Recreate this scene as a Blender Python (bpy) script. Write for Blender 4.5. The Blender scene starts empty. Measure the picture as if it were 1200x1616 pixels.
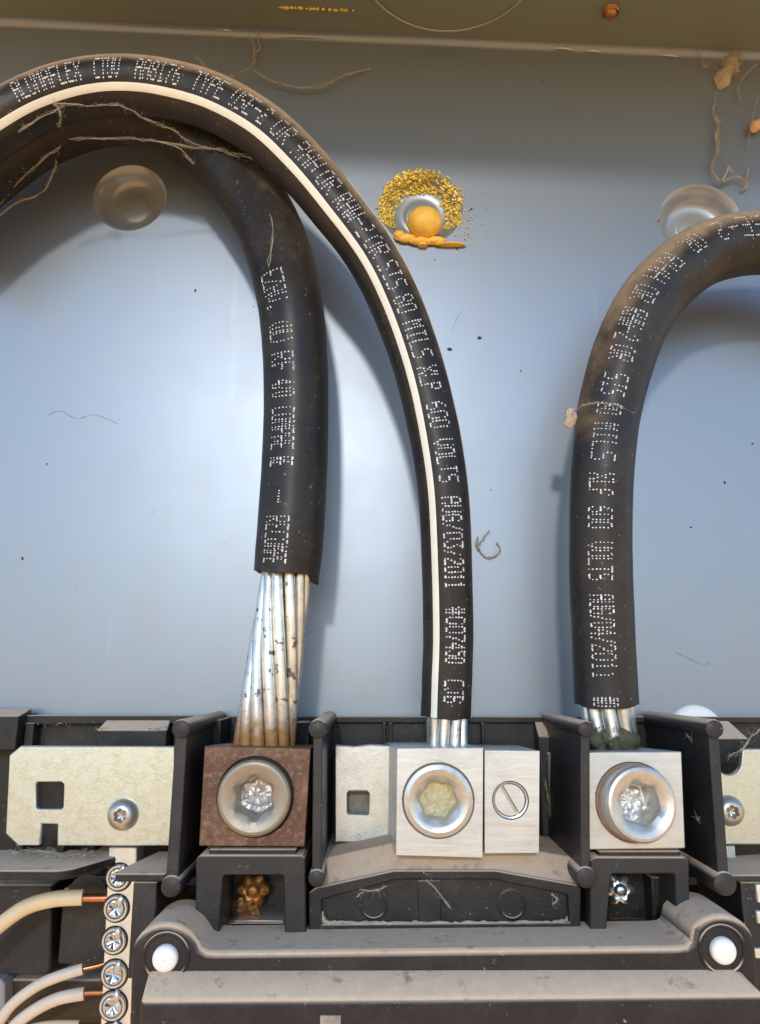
import bpy, bmesh, math, random
from mathutils import Vector, Matrix, noise
from mathutils.geometry import tessellate_polygon
random.seed(7)
S = bpy.context.scene
COL = S.collection
U = 0.00025            # one working unit = 0.25 mm
F = 1220.0             # focal length in photo pixels
D = 1220.0             # camera to back panel, working units
TH = math.radians(12)  # camera looks 12 degrees upward
CT, ST = math.cos(TH), math.sin(TH)

# ------------------------------------------------------------------ camera
cd = bpy.data.cameras.new("camera")
cam = bpy.data.objects.new("camera", cd); COL.objects.link(cam)
cam.location = (0, -D*U, 0)
cam.rotation_euler = (math.radians(90)+TH, 0, 0)
cd.sensor_fit = 'VERTICAL'; cd.sensor_height = 24.0; cd.lens = 24.0*F/1616.0
cd.clip_start = 0.005; cd.clip_end = 100
S.camera = cam

# ------------------------------------------------------------------ light
SUN_DIR = Vector((0.09, 1.0, -0.33)).normalized()      # way the light travels
SUN_EL = math.asin(-SUN_DIR.z)
SUN_ROT = math.atan2(-SUN_DIR.x, -SUN_DIR.y)
w = bpy.data.worlds.new("World"); S.world = w; w.use_nodes = True
nt = w.node_tree; nt.nodes.clear()
out = nt.nodes.new('ShaderNodeOutputWorld')
sky = nt.nodes.new('ShaderNodeTexSky'); sky.sky_type = 'NISHITA'; sky.sun_disc = False
sky.sun_elevation = SUN_EL; sky.sun_rotation = SUN_ROT; sky.air_density = 1.0; sky.dust_density = 0.1; sky.ozone_density = 3.0
bg = nt.nodes.new('ShaderNodeBackground'); bg.inputs['Strength'].default_value = 0.15
bg2 = nt.nodes.new('ShaderNodeBackground'); bg2.inputs['Color'].default_value = (0.35, 0.21, 0.10, 1); bg2.inputs['Strength'].default_value = 1.5
tc = nt.nodes.new('ShaderNodeTexCoord'); sep = nt.nodes.new('ShaderNodeSeparateXYZ')
mr = nt.nodes.new('ShaderNodeMapRange'); mr.inputs['From Min'].default_value = -0.03; mr.inputs['From Max'].default_value = 0.03
mx = nt.nodes.new('ShaderNodeMixShader')
nt.links.new(tc.outputs['Generated'], sep.inputs[0]); nt.links.new(sep.outputs['Z'], mr.inputs['Value'])
nt.links.new(mr.outputs[0], mx.inputs[0]); nt.links.new(sky.outputs[0], bg.inputs['Color'])
nt.links.new(bg2.outputs[0], mx.inputs[1]); nt.links.new(bg.outputs[0], mx.inputs[2]); nt.links.new(mx.outputs[0], out.inputs[0])
sd = bpy.data.lights.new("sun", 'SUN'); sd.energy = 0.5; sd.angle = math.radians(4); sd.color = (1.0, 0.93, 0.82)
so = bpy.data.objects.new("sun", sd); COL.objects.link(so); so.location = (-.2, -1, .3)
so.rotation_euler = SUN_DIR.to_track_quat('-Z', 'Y').to_euler()
S.view_settings.view_transform = 'Standard'; S.view_settings.look = 'None'
S.view_settings.exposure = 1.1; S.view_settings.gamma = 1.0; S.view_settings.use_curve_mapping = False

# ------------------------------------------------------------------ helpers
def P(px, py, h):
    """point of the place seen at photo pixel px,py that stands h in front of the back panel"""
    v = (808-py)/F; y = CT - v*ST; z = ST + v*CT; t = (D-h)/y
    return Vector(((px-600)/F*t, -h, z*t))
def depth(p):
    return (p.y+D)*CT + p.z*ST
def prad(rpx, p):
    return rpx*depth(p)/F

class G:
    def __init__(s): s.v = []; s.f = []; s.m = []
    def add(s, vs, fs, mi=0):
        o = len(s.v); s.v += [Vector(a) for a in vs]; s.f += [tuple(i+o for i in f) for f in fs]; s.m += [mi]*len(fs); return s
    def box(s, a, b, mi=0):
        x0, x1 = sorted((a[0], b[0])); y0, y1 = sorted((a[1], b[1])); z0, z1 = sorted((a[2], b[2]))
        return s.add([(x0,y0,z0),(x1,y0,z0),(x1,y1,z0),(x0,y1,z0),(x0,y0,z1),(x1,y0,z1),(x1,y1,z1),(x0,y1,z1)],
                     [(0,3,2,1),(4,5,6,7),(0,1,5,4),(1,2,6,5),(2,3,7,6),(3,0,4,7)], mi)
    def pbox(s, x0, y0, x1, y1, h0, h1, mi=0):
        """box whose front face (at height h1) covers the pixel rectangle, going back to h0"""
        xm, ym = (x0+x1)/2, (y0+y1)/2
        return s.box((P(x0, ym, h1).x, -h0, P(xm, y0, h1).z), (P(x1, ym, h1).x, -h1, P(xm, y1, h1).z), mi)
    def loft(s, front, back, mi=0):
        n = len(front)
        return s.add(list(front)+list(back), [tuple(range(n)), tuple(range(2*n-1, n-1, -1))]+[(i, i+n, (i+1) % n+n, (i+1) % n) for i in range(n)], mi)
    def prism(s, pix, h0, h1, mi=0):
        fr = [P(x, y, h1) for x, y in pix]; return s.loft(fr, [Vector((p.x, -h0, p.z)) for p in fr], mi)
    def slab(s, outer, holes, ya, yb, mi=0):
        """outer/holes: lists of (x,z); extruded from y=ya to y=yb"""
        loops = [outer]+holes; pts = [p for l in loops for p in l]; n = len(pts)
        tri = tessellate_polygon([[Vector((p[0], p[1], 0)) for p in l] for l in loops])
        vs = [(p[0], ya, p[1]) for p in pts]+[(p[0], yb, p[1]) for p in pts]
        fs = [tuple(t) for t in tri]+[tuple(i+n for i in t) for t in tri]; o = 0
        for l in loops:
            k = len(l); fs += [(o+i, o+(i+1) % k, o+(i+1) % k+n, o+i+n) for i in range(k)]; o += k
        return s.add(vs, fs, mi)
    def tube(s, path, rad, seg=12, caps=True, mi=0, ref=None):
        n = len(path); rings = []
        N = None
        for i in range(n):
            t = (path[min(i+1, n-1)]-path[max(i-1, 0)]).normalized()
            if N is None:
                N = t.cross(Vector((0, 0, 1)) if abs(t.z) < .9 else Vector((1, 0, 0))).normalized()
            N = (N-N.dot(t)*t).normalized(); B = t.cross(N)
            r = rad[i] if hasattr(rad, '__len__') else rad
            rings.append([path[i]+r*(N*math.cos(2*math.pi*k/seg)+B*math.sin(2*math.pi*k/seg)) for k in range(seg)])
        vs = [p for r in rings for p in r]
        fs = [(i*seg+k, i*seg+(k+1) % seg, (i+1)*seg+(k+1) % seg, (i+1)*seg+k) for i in range(n-1) for k in range(seg)]
        if caps: fs += [tuple(range(seg))[::-1], tuple((n-1)*seg+k for k in range(seg))]
        return s.add(vs, fs, mi)
    def rings(s, c, ax, prof, seg=40, cap=True, mi=0, rot=0.0):
        """lathe: prof = list of (r, height along ax, shape function or None)"""
        ax = ax.normalized(); X = ax.cross(Vector((0, 0, 1))).normalized()*-1; Z = X.cross(ax)
        if Z.z < 0: Z = -Z
        vs = []
        for q in prof:
            r, hh = q[0], q[1]; fn = q[2] if len(q) > 2 else None
            for k in range(seg):
                a = 2*math.pi*k/seg; rr = r*(fn(a+rot) if fn else 1)
                vs.append(c+ax*hh+X*rr*math.cos(a)+Z*rr*math.sin(a))
        n = len(prof)
        fs = [(i*seg+k, i*seg+(k+1) % seg, (i+1)*seg+(k+1) % seg, (i+1)*seg+k) for i in range(n-1) for k in range(seg)]
        if cap: fs += [tuple(range(seg)), tuple((n-1)*seg+k for k in range(seg))]
        return s.add(vs, fs, mi)
    def ball(s, c, r, sub=1, sq=(1, 1, 1), jit=0, mi=0):
        bm = bmesh.new(); bmesh.ops.create_icosphere(bm, subdivisions=sub, radius=1)
        vs = []
        for v in bm.verts:
            q = v.co*(1+jit*noise.noise(v.co*2.3+c*.11)); vs.append(c+Vector((q.x*r*sq[0], q.y*r*sq[1], q.z*r*sq[2])))
        fs = [tuple(v.index for v in f.verts) for f in bm.faces]; bm.free()
        return s.add(vs, fs, mi)

def hexf(a):
    a = (a % (math.pi/3))-math.pi/6; return math.cos(math.pi/6)/math.cos(a)
def starf(k, amp):
    return lambda a: 1+amp*math.cos(k*a)

WORLD = {}
def thing(name, label, cat, at=Vector((0, 0, 0)), group=None):
    o = bpy.data.objects.new(name, None); COL.objects.link(o); o.empty_display_size = .01
    o.location = at*U; WORLD[o.name] = at*U
    o['label'] = label; o['category'] = cat
    if group: o['group'] = group
    return o
def make(name, g, mats, parent=None, bevel=0, smooth=40, segs=2, fix=True, label=None, kind=None, cat=None, group=None):
    me = bpy.data.meshes.new(name)
    lo = Vector(map(min, zip(*g.v))); hi = Vector(map(max, zip(*g.v)))
    org = Vector(((lo.x+hi.x)/2, (lo.y+hi.y)/2, (lo.z+hi.z)/2))
    me.from_pydata([tuple((p-org)*U) for p in g.v], [], g.f)
    if not isinstance(mats, (list, tuple)): mats = [mats]
    for m in mats: me.materials.append(m)
    me.polygons.foreach_set('material_index', g.m)
    if fix:
        bm = bmesh.new(); bm.from_mesh(me); bmesh.ops.recalc_face_normals(bm, faces=bm.faces); bm.to_mesh(me); bm.free()
    if smooth:
        me.shade_smooth(); me.set_sharp_from_angle(angle=math.radians(smooth))
    me.update()
    o = bpy.data.objects.new(name, me); COL.objects.link(o)
    if parent: o.parent = parent; o.location = org*U-WORLD[parent.name]
    else: o.location = org*U
    WORLD[o.name] = org*U
    if bevel:
        b = o.modifiers.new("bevel", 'BEVEL'); b.width = bevel*U; b.segments = segs; b.limit_method = 'ANGLE'; b.angle_limit = math.radians(35)
    if label: o['label'] = label
    if kind: o['kind'] = kind
    if cat: o['category'] = cat
    if group: o['group'] = group
    return o

# ------------------------------------------------------------------ materials
class M:
    def __init__(s, name):
        s.m = bpy.data.materials.new(name); s.m.use_nodes = True; s.t = s.m.node_tree; s.n = s.t.nodes; s.p = s.n['Principled BSDF']
        s.tc = s.n.new('ShaderNodeTexCoord'); s.obj = s.tc.outputs['Object']; s.geo = s.n.new('ShaderNodeNewGeometry')
    def L(s, a, b): s.t.links.new(a, b)
    def noise(s, scale, detail=4, rough=.6, stretch=None, src=None):
        n = s.n.new('ShaderNodeTexNoise'); n.inputs['Scale'].default_value = scale; n.inputs['Detail'].default_value = detail; n.inputs['Roughness'].default_value = rough
        v = src or s.geo.outputs['Position']
        if stretch:
            mp = s.n.new('ShaderNodeMapping'); mp.inputs['Scale'].default_value = stretch; s.L(v, mp.inputs[0]); v = mp.outputs[0]
        s.L(v, n.inputs['Vector']); return n.outputs['Fac']
    def voro(s, scale, feat='F1'):
        n = s.n.new('ShaderNodeTexVoronoi'); n.feature = feat; n.inputs['Scale'].default_value = scale; s.L(s.geo.outputs['Position'], n.inputs['Vector']); return n.outputs['Distance']
    def rng(s, v, a, b, c=0, d=1, smooth=False):
        n = s.n.new('ShaderNodeMapRange')
        if smooth: n.interpolation_type = 'SMOOTHSTEP'
        for k, x in zip(('From Min', 'From Max', 'To Min', 'To Max'), (a, b, c, d)): n.inputs[k].default_value = x
        s.L(v, n.inputs['Value']); return n.outputs[0]
    def math(s, op, a, b=None):
        n = s.n.new('ShaderNodeMath'); n.operation = op
        for i, x in enumerate((a, b)):
            if x is None: continue
            if isinstance(x, (int, float)): n.inputs[i].default_value = x
            else: s.L(x, n.inputs[i])
        return n.outputs[0]
    def mix(s, f, a, b):
        n = s.n.new('ShaderNodeMix'); n.data_type = 'RGBA'
        if isinstance(f, (int, float)): n.inputs[0].default_value = f
        else: s.L(f, n.inputs[0])
        for i, x in ((6, a), (7, b)):
            if isinstance(x, tuple): n.inputs[i].default_value = (*x, 1)
            else: s.L(x, n.inputs[i])
        return n.outputs[2]
    def mixf(s, f, a, b): return s.math('ADD', a, s.math('MULTIPLY', f, b-a))
    def nz(s):
        q = s.n.new('ShaderNodeSeparateXYZ'); s.L(s.geo.outputs['Normal'], q.inputs[0]); return q.outputs['Z']
    def bump(s, hgt, dist, st=.5):
        b = s.n.new('ShaderNodeBump'); b.inputs['Strength'].default_value = st; b.inputs['Distance'].default_value = dist
        s.L(hgt, b.inputs['Height']); s.L(b.outputs[0], s.p.inputs['Normal'])
    def set(s, **k):
        for a, x in k.items():
            i = s.p.inputs[a.replace('_', ' ')]
            if isinstance(x, tuple): i.default_value = (*x, 1)
            elif isinstance(x, (int, float)): i.default_value = x
            else: s.L(x, i)
        return s

def paint(name, base=(.228, .270, .326), metal=.56, rough=.36):
    m = M(name)
    big = m.rng(m.noise(14, 5), .35, .7, 0, 1)
    dusty = m.rng(m.noise(60, 8, .7), .52, .8, 0, .35)
    spk = m.rng(m.voro(260), .0, .10, 1, 0); spk = m.math('MULTIPLY', spk, m.rng(m.noise(45, 2), .60, .66))
    c = m.mix(m.math('MULTIPLY', big, .25), base, tuple(x*.88 for x in base))
    c = m.mix(dusty, c, (.27, .24, .20)); c = m.mix(spk, c, (.08, .065, .05))
    scr = m.rng(m.noise(90, 2, .5, (1, 1, .12)), .69, .72, 0, .05)
    c = m.mix(scr, c, (.5, .5, .5))
    m.set(Base_Color=c, Metallic=metal, Roughness=m.rng(m.noise(30, 6), .3, .75, rough, rough+.04))
    m.bump(m.noise(900, 3), .00006, .12)
    return m.m
PAINT = paint("grey_painted_steel")
PAINT_TOP = paint("grey_painted_steel_top", (.235, .265, .22), .35, .35)

DUSTC = (.66, .50, .36)
def plastic(name, base=(.011, .012, .014), dust=1.0, rough=.42, lo=.35, hi=.85, fil=.0):
    m = M(name)
    up = m.rng(m.nz(), lo, hi, 0, 1, True)
    n1 = m.rng(m.noise(160, 8, .7), .2, .42); k = m.math('MULTIPLY', m.math('MULTIPLY', up, n1), dust)
    film = m.rng(m.noise(70, 8, .72), .46, .80, .01+fil, .30+fil)
    c = m.mix(film, base, (.12, .10, .08))
    fleck = m.math('MULTIPLY', m.rng(m.noise(700, 3, .6), .66, .72), m.rng(m.noise(50, 2), .45, .65, 0, .55))
    c = m.mix(fleck, c, (.45, .40, .33))
    dc = m.mix(m.noise(350, 6, .7), tuple(x*.75 for x in DUSTC), tuple(x*1.15 for x in DUSTC))
    c = m.mix(k, c, dc)
    r = m.mixf(k, rough, .95)
    m.set(Base_Color=c, Roughness=r, Specular_IOR_Level=.32)
    m.bump(m.math('ADD', m.noise(1400, 4), m.math('MULTIPLY', m.noise(260, 6, .7), k)), .0002, .4)
    return m.m
BLACK = plastic("dusty_black_plastic")
GREYP = plastic("dusty_dark_grey_plastic", (.020, .021, .024), fil=.03)
DARKP = plastic("deep_black_plastic", (.012, .012, .013), dust=.6)
COVERP = plastic("breaker_cover_plastic", (.016, .017, .022), rough=.3, lo=.2, hi=.55, dust=1.0)

def jacket(name, lo, hi, col=(.014, .014, .016), brown=.5):
    m = M(name)
    q = m.n.new('ShaderNodeSeparateXYZ'); m.L(m.geo.outputs['Normal'], q.inputs[0])
    z = m.math('ADD', q.outputs['Z'], m.math('MULTIPLY', m.math('SUBTRACT', m.noise(70, 6, .7), .5), .5))
    k = m.rng(z, lo, hi, 0, 1, True)
    k = m.math('MULTIPLY', k, m.rng(m.noise(420, 5, .7), .2, .5, .6, 1))
    film = m.rng(m.noise(60, 8, .7), .4, .8, .02, .30)
    c = m.mix(film, col, (.11, .085, .055))
    fl = m.math('MULTIPLY', m.rng(m.noise(900, 2, .5), .70, .74), .4)
    c = m.mix(fl, c, (.5, .45, .38))
    c = m.mix(k, c, m.mix(m.noise(200, 6, .7), tuple(x*brown for x in (.46, .31, .18)), (.52, .37, .24)))
    m.set(Base_Color=c, Roughness=m.mixf(k, .40, .95), Specular_IOR_Level=.3)
    m.bump(m.noise(500, 5), .0001, .25)
    return m.m
JACK1 = jacket("black_jacket_thick", .12, .95, (.012, .012, .013), .28)
JACK2 = jacket("black_jacket_striped", .12, .60, brown=.8)
JACK3 = jacket("black_jacket_right", .10, .62, (.018, .019, .022))
def simple(name, col, rough=.5, metal=0., nscale=200, var=.15, bump=.0):
    m = M(name)
    c = m.mix(m.rng(m.noise(nscale, 6, .7), .3, .7), tuple(x*(1-var) for x in col), tuple(min(1, x*(1+var)) for x in col))
    m.set(Base_Color=c, Roughness=rough, Metallic=metal)
    if bump: m.bump(m.noise(nscale*3, 5, .7), bump, .5)
    return m.m
STRIPE = simple("cream_stripe", (.76, .775, .70), .5, 0, 120, .05)
PRINT = simple("white_ink", (.66, .68, .72), .6, 0, 500, .35)
INNER = simple("jacket_cut_face", (.03, .028, .026), .8)
def alu(name, col, rough, metal, dirt=.3, dirtc=(.38, .33, .26), sc=90, br=(1, 1, 1), lo=.78):
    m = M(name)
    d = m.rng(m.noise(sc, 8, .75), .45, .8, 0, dirt)
    c = m.mix(m.noise(600, 3, .6, br), tuple(x*lo for x in col), tuple(x*1.06 for x in col))
    c = m.mix(d, c, dirtc)
    m.set(Base_Color=c, Metallic=m.rng(d, 0, .6, metal, metal*.4), Roughness=m.rng(m.noise(300, 5, .7, br), .3, .7, rough-.06, rough+.1))
    m.bump(m.noise(1300, 4, .6, br), .00007, .6)
    return m.m
ALU = alu("brushed_aluminium", (.585, .615, .625), .36, .62, .55, (.34, .32, .27), sc=55, br=(.12, 1, 1))
ALU2 = alu("worn_aluminium_screw", (.58, .58, .55), .34, .7, .6)
ZINC = alu("zinc_plated_steel", (.52, .575, .545), .28, .75, .35, (.56, .56, .36), 10, lo=.95)
STRAP = alu("plated_strap", (.58, .61, .62), .33, .7, .3, lo=.9)
BARM = alu("neutral_bar_metal", (.78, .74, .64), .42, .4, .35)
SCREWB = alu("bright_screw_metal", (.62, .70, .78), .18, .95, .3)
SCREWG = alu("grey_screw_metal", (.48, .47, .44), .34, .8, .3)
def rusty(name, a, b, c3, rough=.5, metal=.35):
    m = M(name)
    n = m.rng(m.math("ADD", m.math("MULTIPLY", m.noise(24, 5), .7), m.math("MULTIPLY", m.noise(240, 9, .8), .3)), .42, .60); n2 = m.rng(m.noise(700, 4, .7), .5, .75)
    c = m.mix(n, a, b); c = m.mix(m.math('MULTIPLY', n2, .5), c, c3)
    m.set(Base_Color=c, Metallic=metal, Roughness=rough); m.bump(m.noise(800, 6, .8), .0002, .7)
    return m.m
COPLUG = rusty("corroded_copper_plate", (.105, .052, .036), (.235, .14, .09), (.36, .27, .19), .5, .45)
RUST = rusty("orange_rust_gold_glints", (.10, .03, .01), (.34, .14, .035), (.85, .58, .25), .38, .6)  # rust browns, with gold flecks painted in as highlights
SCREW1 = alu("tarnished_screw", (.33, .295, .235), .4, .5, .5, (.30, .24, .17), 120)
SOCK = rusty("bright_crumpled_metal", (.62, .62, .62), (.85, .86, .88), (.35, .30, .25), .3, .5)
def strandm(name, rustz=None, col=(.86, .86, .85), rc=(.42, .22, .08), pits=.8):
    m = M(name)
    pit = m.math('MULTIPLY', m.rng(m.noise(330, 3, .5), .62, .66), pits)
    c = m.mix(m.rng(m.noise(110, 5, .7), .35, .65), tuple(x*.62 for x in col), tuple(x*f for x, f in zip(col, (1, .97, .88)))); c = m.mix(pit, c, (.05, .045, .04))
    met = .9
    if rustz is not None:
        q = m.n.new('ShaderNodeSeparateXYZ'); m.L(m.geo.outputs['Position'], q.inputs[0])
        zz = m.math('ADD', q.outputs['Z'], m.math('MULTIPLY', m.math('SUBTRACT', m.noise(260, 6, .7), .5), .018))
        k = m.rng(zz, rustz[0], rustz[1], 1, 0, True); c = m.mix(k, c, m.mix(m.noise(220, 4), rc, tuple(x*.45 for x in rc)))
        m.set(Roughness=m.mixf(k, .34, .7), Metallic=m.mixf(k, .8, .3))
    else: m.set(Roughness=.34, Metallic=.8)
    m.set(Base_Color=c); m.bump(m.noise(500, 3, .5, (1, 1, .2)), .00008, .3)
    return m.m
def pz(py, h): return P(600, py, h).z*U
STR1 = strandm("pitted_aluminium_strand", (pz(1172, 140), pz(1085, 140)), rc=(.55, .27, .08))
STR2 = strandm("aluminium_strand", None, pits=.4)
STR3 = strandm("oxidised_aluminium_strand", (pz(1162, 140), pz(1148, 140)), rc=(.10, .09, .05), pits=.3)
COPPER = simple("copper", (.62, .24, .11), .28, .9, 300, .2)
WIREW = simple("white_wire_insulation", (.60, .52, .43), .5, 0, 60, .1)
WIREW2 = simple("cream_wire_insulation", (.66, .54, .36), .5, 0, 60, .1)
FOAM = simple("yellow_foam", (.95, .53, .08), .45, 0, 150, .12)
GOLD = simple("golden_granules", (.88, .56, .10), .3, .2, 500, .4)
DUSTM = simple("dust_clump", (.35, .29, .21), .95, 0, 200, .3, .0004)
WEB = simple("cobweb_fibre", (.36, .31, .24), .9, 0, 200, .3)
WHITEP = simple("white_nylon", (.82, .82, .80), .3, 0, 60, .03)
OLIVE = simple("green_oxide_grease", (.075, .075, .04), .7, 0, 150, .3, .0004)
GLOSS = paint("dished_steel", (.30, .325, .35), .3, .30)
for k_, v_ in (('Coat Weight', .5), ('Coat Roughness', .06), ('Coat IOR', 1.5)): GLOSS.node_tree.nodes['Principled BSDF'].inputs[k_].default_value = v_

# ------------------------------------------------------------------ enclosure
enc = thing("electrical_enclosure", "grey painted steel enclosure with blue-grey back wall and round dished bosses behind the cables", "enclosure")
TL, TR = P(0, 34, 0), P(1200, 88, 0)
slope = (TR.z-TL.z)/(TR.x-TL.x)
def ztop(x): return TL.z+(x-TL.x)*slope
X0, X1, ZB = -980, 980, -640
dish = [(P(205, 312, 0), 58), (P(665, 327, 0), 66), (P(1106, 350, 0), 66)]
hole_low = (P(1102, 1158, 0), 42)
holes = [[(c.x+r*U_*0+prad(r, c)*math.cos(a), c.z+prad(r, c)*math.sin(a)) for a in [2*math.pi*k/48 for k in range(48)]] for c, r in dish for U_ in (1,)]
g = G(); rf = 14
outer = [(X0, ZB), (X1, ZB), (X1, ztop(X1)-rf), (X0, ztop(X0)-rf)]
loops = [outer]+holes; pts = [p for l in loops for p in l]
tri = tessellate_polygon([[Vector((p[0], p[1], 0)) for p in l] for l in loops])
g.add([(p[0], 0, p[1]) for p in pts], [tuple(t) for t in tri])
n = 12                                              # bend into the top wall
for (xa, xb) in ((X0, X1),):
    vs = []
    for k in range(n+1):
        a = math.pi/2*k/n
        for x in (xa, xb): vs.append((x, -rf+rf*math.cos(a), ztop(x)-rf+rf*math.sin(a)))
    g.add(vs, [(2*k, 2*k+1, 2*k+3, 2*k+2) for k in range(n)])
make("back_wall", g, PAINT, enc, smooth=50, fix=False)
for i, (c, r) in enumerate(dish):
    R = prad(r, c); g = G()
    prof = [(R, 0), (R*.985, .8), (R*.95, 3), (R*.90, 7), (R*.84, 14), (R*.78, 22), (R*.72, 27), (R*.64, 30), (R*.5, 31), (R*.40, 31)]
    prof += [(R*.385, 30.4), (R*.36, 29), (R*.345, 28.7), (.3, 28.7)]
    g.rings(Vector((c.x, 0, c.z)), Vector((0, 1, 0)), prof, 64, False)
    make("dished_boss", g, GLOSS, enc, smooth=60, fix=False)
# top wall: underside seen, knockout circle in it
HW = 820
g = G(); kc = (P(700, 0, 60).x, 178); kr = 152
def circ(cx, cy, r, n=64): return [(cx+r*math.cos(2*math.pi*k/n), cy+r*math.sin(2*math.pi*k/n)) for k in range(n)]
o_ = [(X0, rf), (X1, rf), (X1, HW), (X0, HW)]
tri = tessellate_polygon([[Vector((*p, 0)) for p in o_], [Vector((*p, 0)) for p in circ(*kc, kr)]])
pts = o_+circ(*kc, kr)
g.add([(x, -y, ztop(x)) for x, y in pts], [tuple(t) for t in tri])
g.add([(x, -y, ztop(x)+9) for x, y in pts], [tuple(t) for t in tri])
g.add([(X0, -HW, ztop(X0)), (X1, -HW, ztop(X1)), (X1, -HW, ztop(X1)+9), (X0, -HW, ztop(X0)+9)], [(0, 1, 2, 3)])
cc = circ(*kc, kr)
g.add([(x, -y, ztop(x)) for x, y in cc]+[(x, -y, ztop(x)+9) for x, y in cc], [(k, (k+1) % 64, (k+1) % 64+64, k+64) for k in range(64)])
make("top_wall", g, PAINT_TOP, enc, smooth=30)
g = G(); c1 = circ(*kc, kr-.2); c2 = circ(*kc, kr-9)
zl = lambda x, d: ztop(x)+d
g.add([(x, -y, zl(x, 6)) for x, y in c1]+[(x, -y, zl(x, -1)) for x, y in c1]+[(x, -y, zl(x, -7)) for x, y in c2], [(k, (k+1) % 64, (k+1) % 64+64, k+64) for k in range(64)]+[(k+64, (k+1) % 64+64, (k+1) % 64+128, k+128) for k in range(64)]+[tuple(128+k for k in range(64)), tuple(range(64))])
make("knockout", g, PAINT_TOP, enc, smooth=30)
g = G(); g.tube([Vector((x, -y, ztop(x)-.5)) for x, y in circ(*kc, kr+1, 96)+circ(*kc, kr+1, 96)[:2]], 3.0, 10, False)
make("knockout_rim", g, paint("rim_highlight_paint", (.42, .44, .38), .4, .2), enc, smooth=80)  # lighter tone than the wall paints in the emboss highlight
# weld drips on the corner bend
g = G()
for (x, y, l) in ((235, 41, 26), (310, 44, 20), (350, 47, 34), (890, 77, 34), (938, 81, 26), (1058, 88, 28), (470, 58, 90), (100, 31, 70)):
    a, b = P(x-l/2, y-1, 6), P(x+l/2, y+1.5, 6); pts = [a.lerp(b, k/8) for k in range(9)]
    for k, p in enumerate(pts): p.z += 1.4*math.sin(k/8*math.pi)+random.uniform(-.4, .4)
    g.tube(pts, [max(.2, 1.7*math.sin(math.pi*(k+.3)/8.6))*(1 if l < 60 else .55) for k in range(9)], 6)
make("sealant_bead", g, simple("clear_sealant", (.55, .53, .47), .12, .1), enc, kind="stuff")
# lit nylon plug low on the wall
c = P(1102, 1160, 12)
g = G(); g.rings(Vector((c.x, 0, c.z)), Vector((0, -1, 0)), [(44, 0), (44, 5), (41, 9), (34, 11.5), (.4, 12.5)], 48, False)
o = make("hole_plug", g, WHITEP, None, label="white round nylon plug on the back wall, half hidden behind the black base", cat="plug")

# ------------------------------------------------------------------ cables
def catmull(pts, per=8):
    out = []; n = len(pts)
    for i in range(n-1):
        p0, p1, p2, p3 = pts[max(i-1, 0)], pts[i], pts[i+1], pts[min(i+2, n-1)]
        for k in range(per):
            t = k/per
            out.append(.5*((2*p1)+(-p0+p2)*t+(2*p0-5*p1+4*p2-p3)*t*t+(-p0+3*p1-3*p2+p3)*t*t*t))
    out.append(pts[-1]); return out
CAM = Vector((0, -D, 0))
class Cable:
    def __init__(s, rows):
        """rows: px,py,h,radius px"""
        a = [Vector((r[0], r[1], r[2])) for r in rows]; rr = [Vector((r[3], 0, 0)) for r in rows]
        c = catmull(a); q = catmull(rr); s.px = c
        s.p = [P(v.x, v.y, v.z) for v in c]; s.r = [prad(v.x, p) for v, p in zip(q, s.p)]
        n = len(s.p); s.T = [(s.p[min(i+1, n-1)]-s.p[max(i-1, 0)]).normalized() for i in range(n)]
        s.N = []; s.S = []
        for p, t in zip(s.p, s.T):
            c = (CAM-p).normalized(); c = (c-c.dot(t)*t).normalized(); s.N.append(c); s.S.append(c.cross(t))
        s.n = n
    def at(s, u, ang, lift=0.):
        lift += .55*noise.noise(Vector((u*.16, math.cos(ang)*1.1, math.sin(ang)*1.1+s.r[0])))+.25*noise.noise(Vector((u*.5, math.cos(ang)*2, math.sin(ang)*2)))
        u = max(0, min(s.n-1.001, u)); i = int(u); f = u-i
        L = lambda q: q[i]*(1-f)+q[i+1]*f
        return L(s.p)+(L(s.r)+lift)*(L(s.N)*math.cos(ang)+L(s.S)*math.sin(ang))
    def tube(s, g, seg=60, wall=.24, end_jit=1.2, flap=0.):
        vs = []; fs = []
        for i in range(s.n):
            for k in range(seg):
                a = 2*math.pi*k/seg; v = s.at(i, a)
                if i == s.n-1: v = v+s.T[i]*(flap*math.exp(-((a-1.35)/.22)**2)+end_jit*noise.noise(Vector((math.cos(a)*1.5, math.sin(a)*1.5, s.r[0])))*2)
                vs.append(v)
        fs = [(i*seg+k, i*seg+(k+1) % seg, (i+1)*seg+(k+1) % seg, (i+1)*seg+k) for i in range(s.n-1) for k in range(seg)]
        fs.append(tuple(range(seg)))
        g.add(vs, fs)
        e = vs[-seg:]; c = s.p[-1]; i1 = [c+(v-c)*.96+s.T[-1]*.8 for v in e]; i2 = [c+(v-c)*(1-wall) for v in e]; i3 = [v-s.T[-1]*22 for v in i2]
        f2 = lambda o: [(o+k, o+(k+1) % seg, o+(k+1) % seg+seg, o+k+seg) for k in range(seg)]
        g.add(e+i1, f2(0), 0); g.add(i1+i2, f2(0), 1); g.add(i2+i3, f2(0)+[tuple(range(seg, 2*seg))], 1)
    def near(s, x, y):
        best = min(range(s.n), key=lambda i: (s.px[i].x-x)**2+(s.px[i].y-y)**2); return best
    def ustart(s, x, y):
        """fractional index whose cross-section passes the pixel"""
        i = s.near(x, y); i = max(1, min(s.n-2, i)); t = Vector((s.px[i+1].x-s.px[i-1].x, s.px[i+1].y-s.px[i-1].y)); d = Vector((x-s.px[i].x, y-s.px[i].y))
        return i+d.dot(t)/t.length_squared*2

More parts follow.
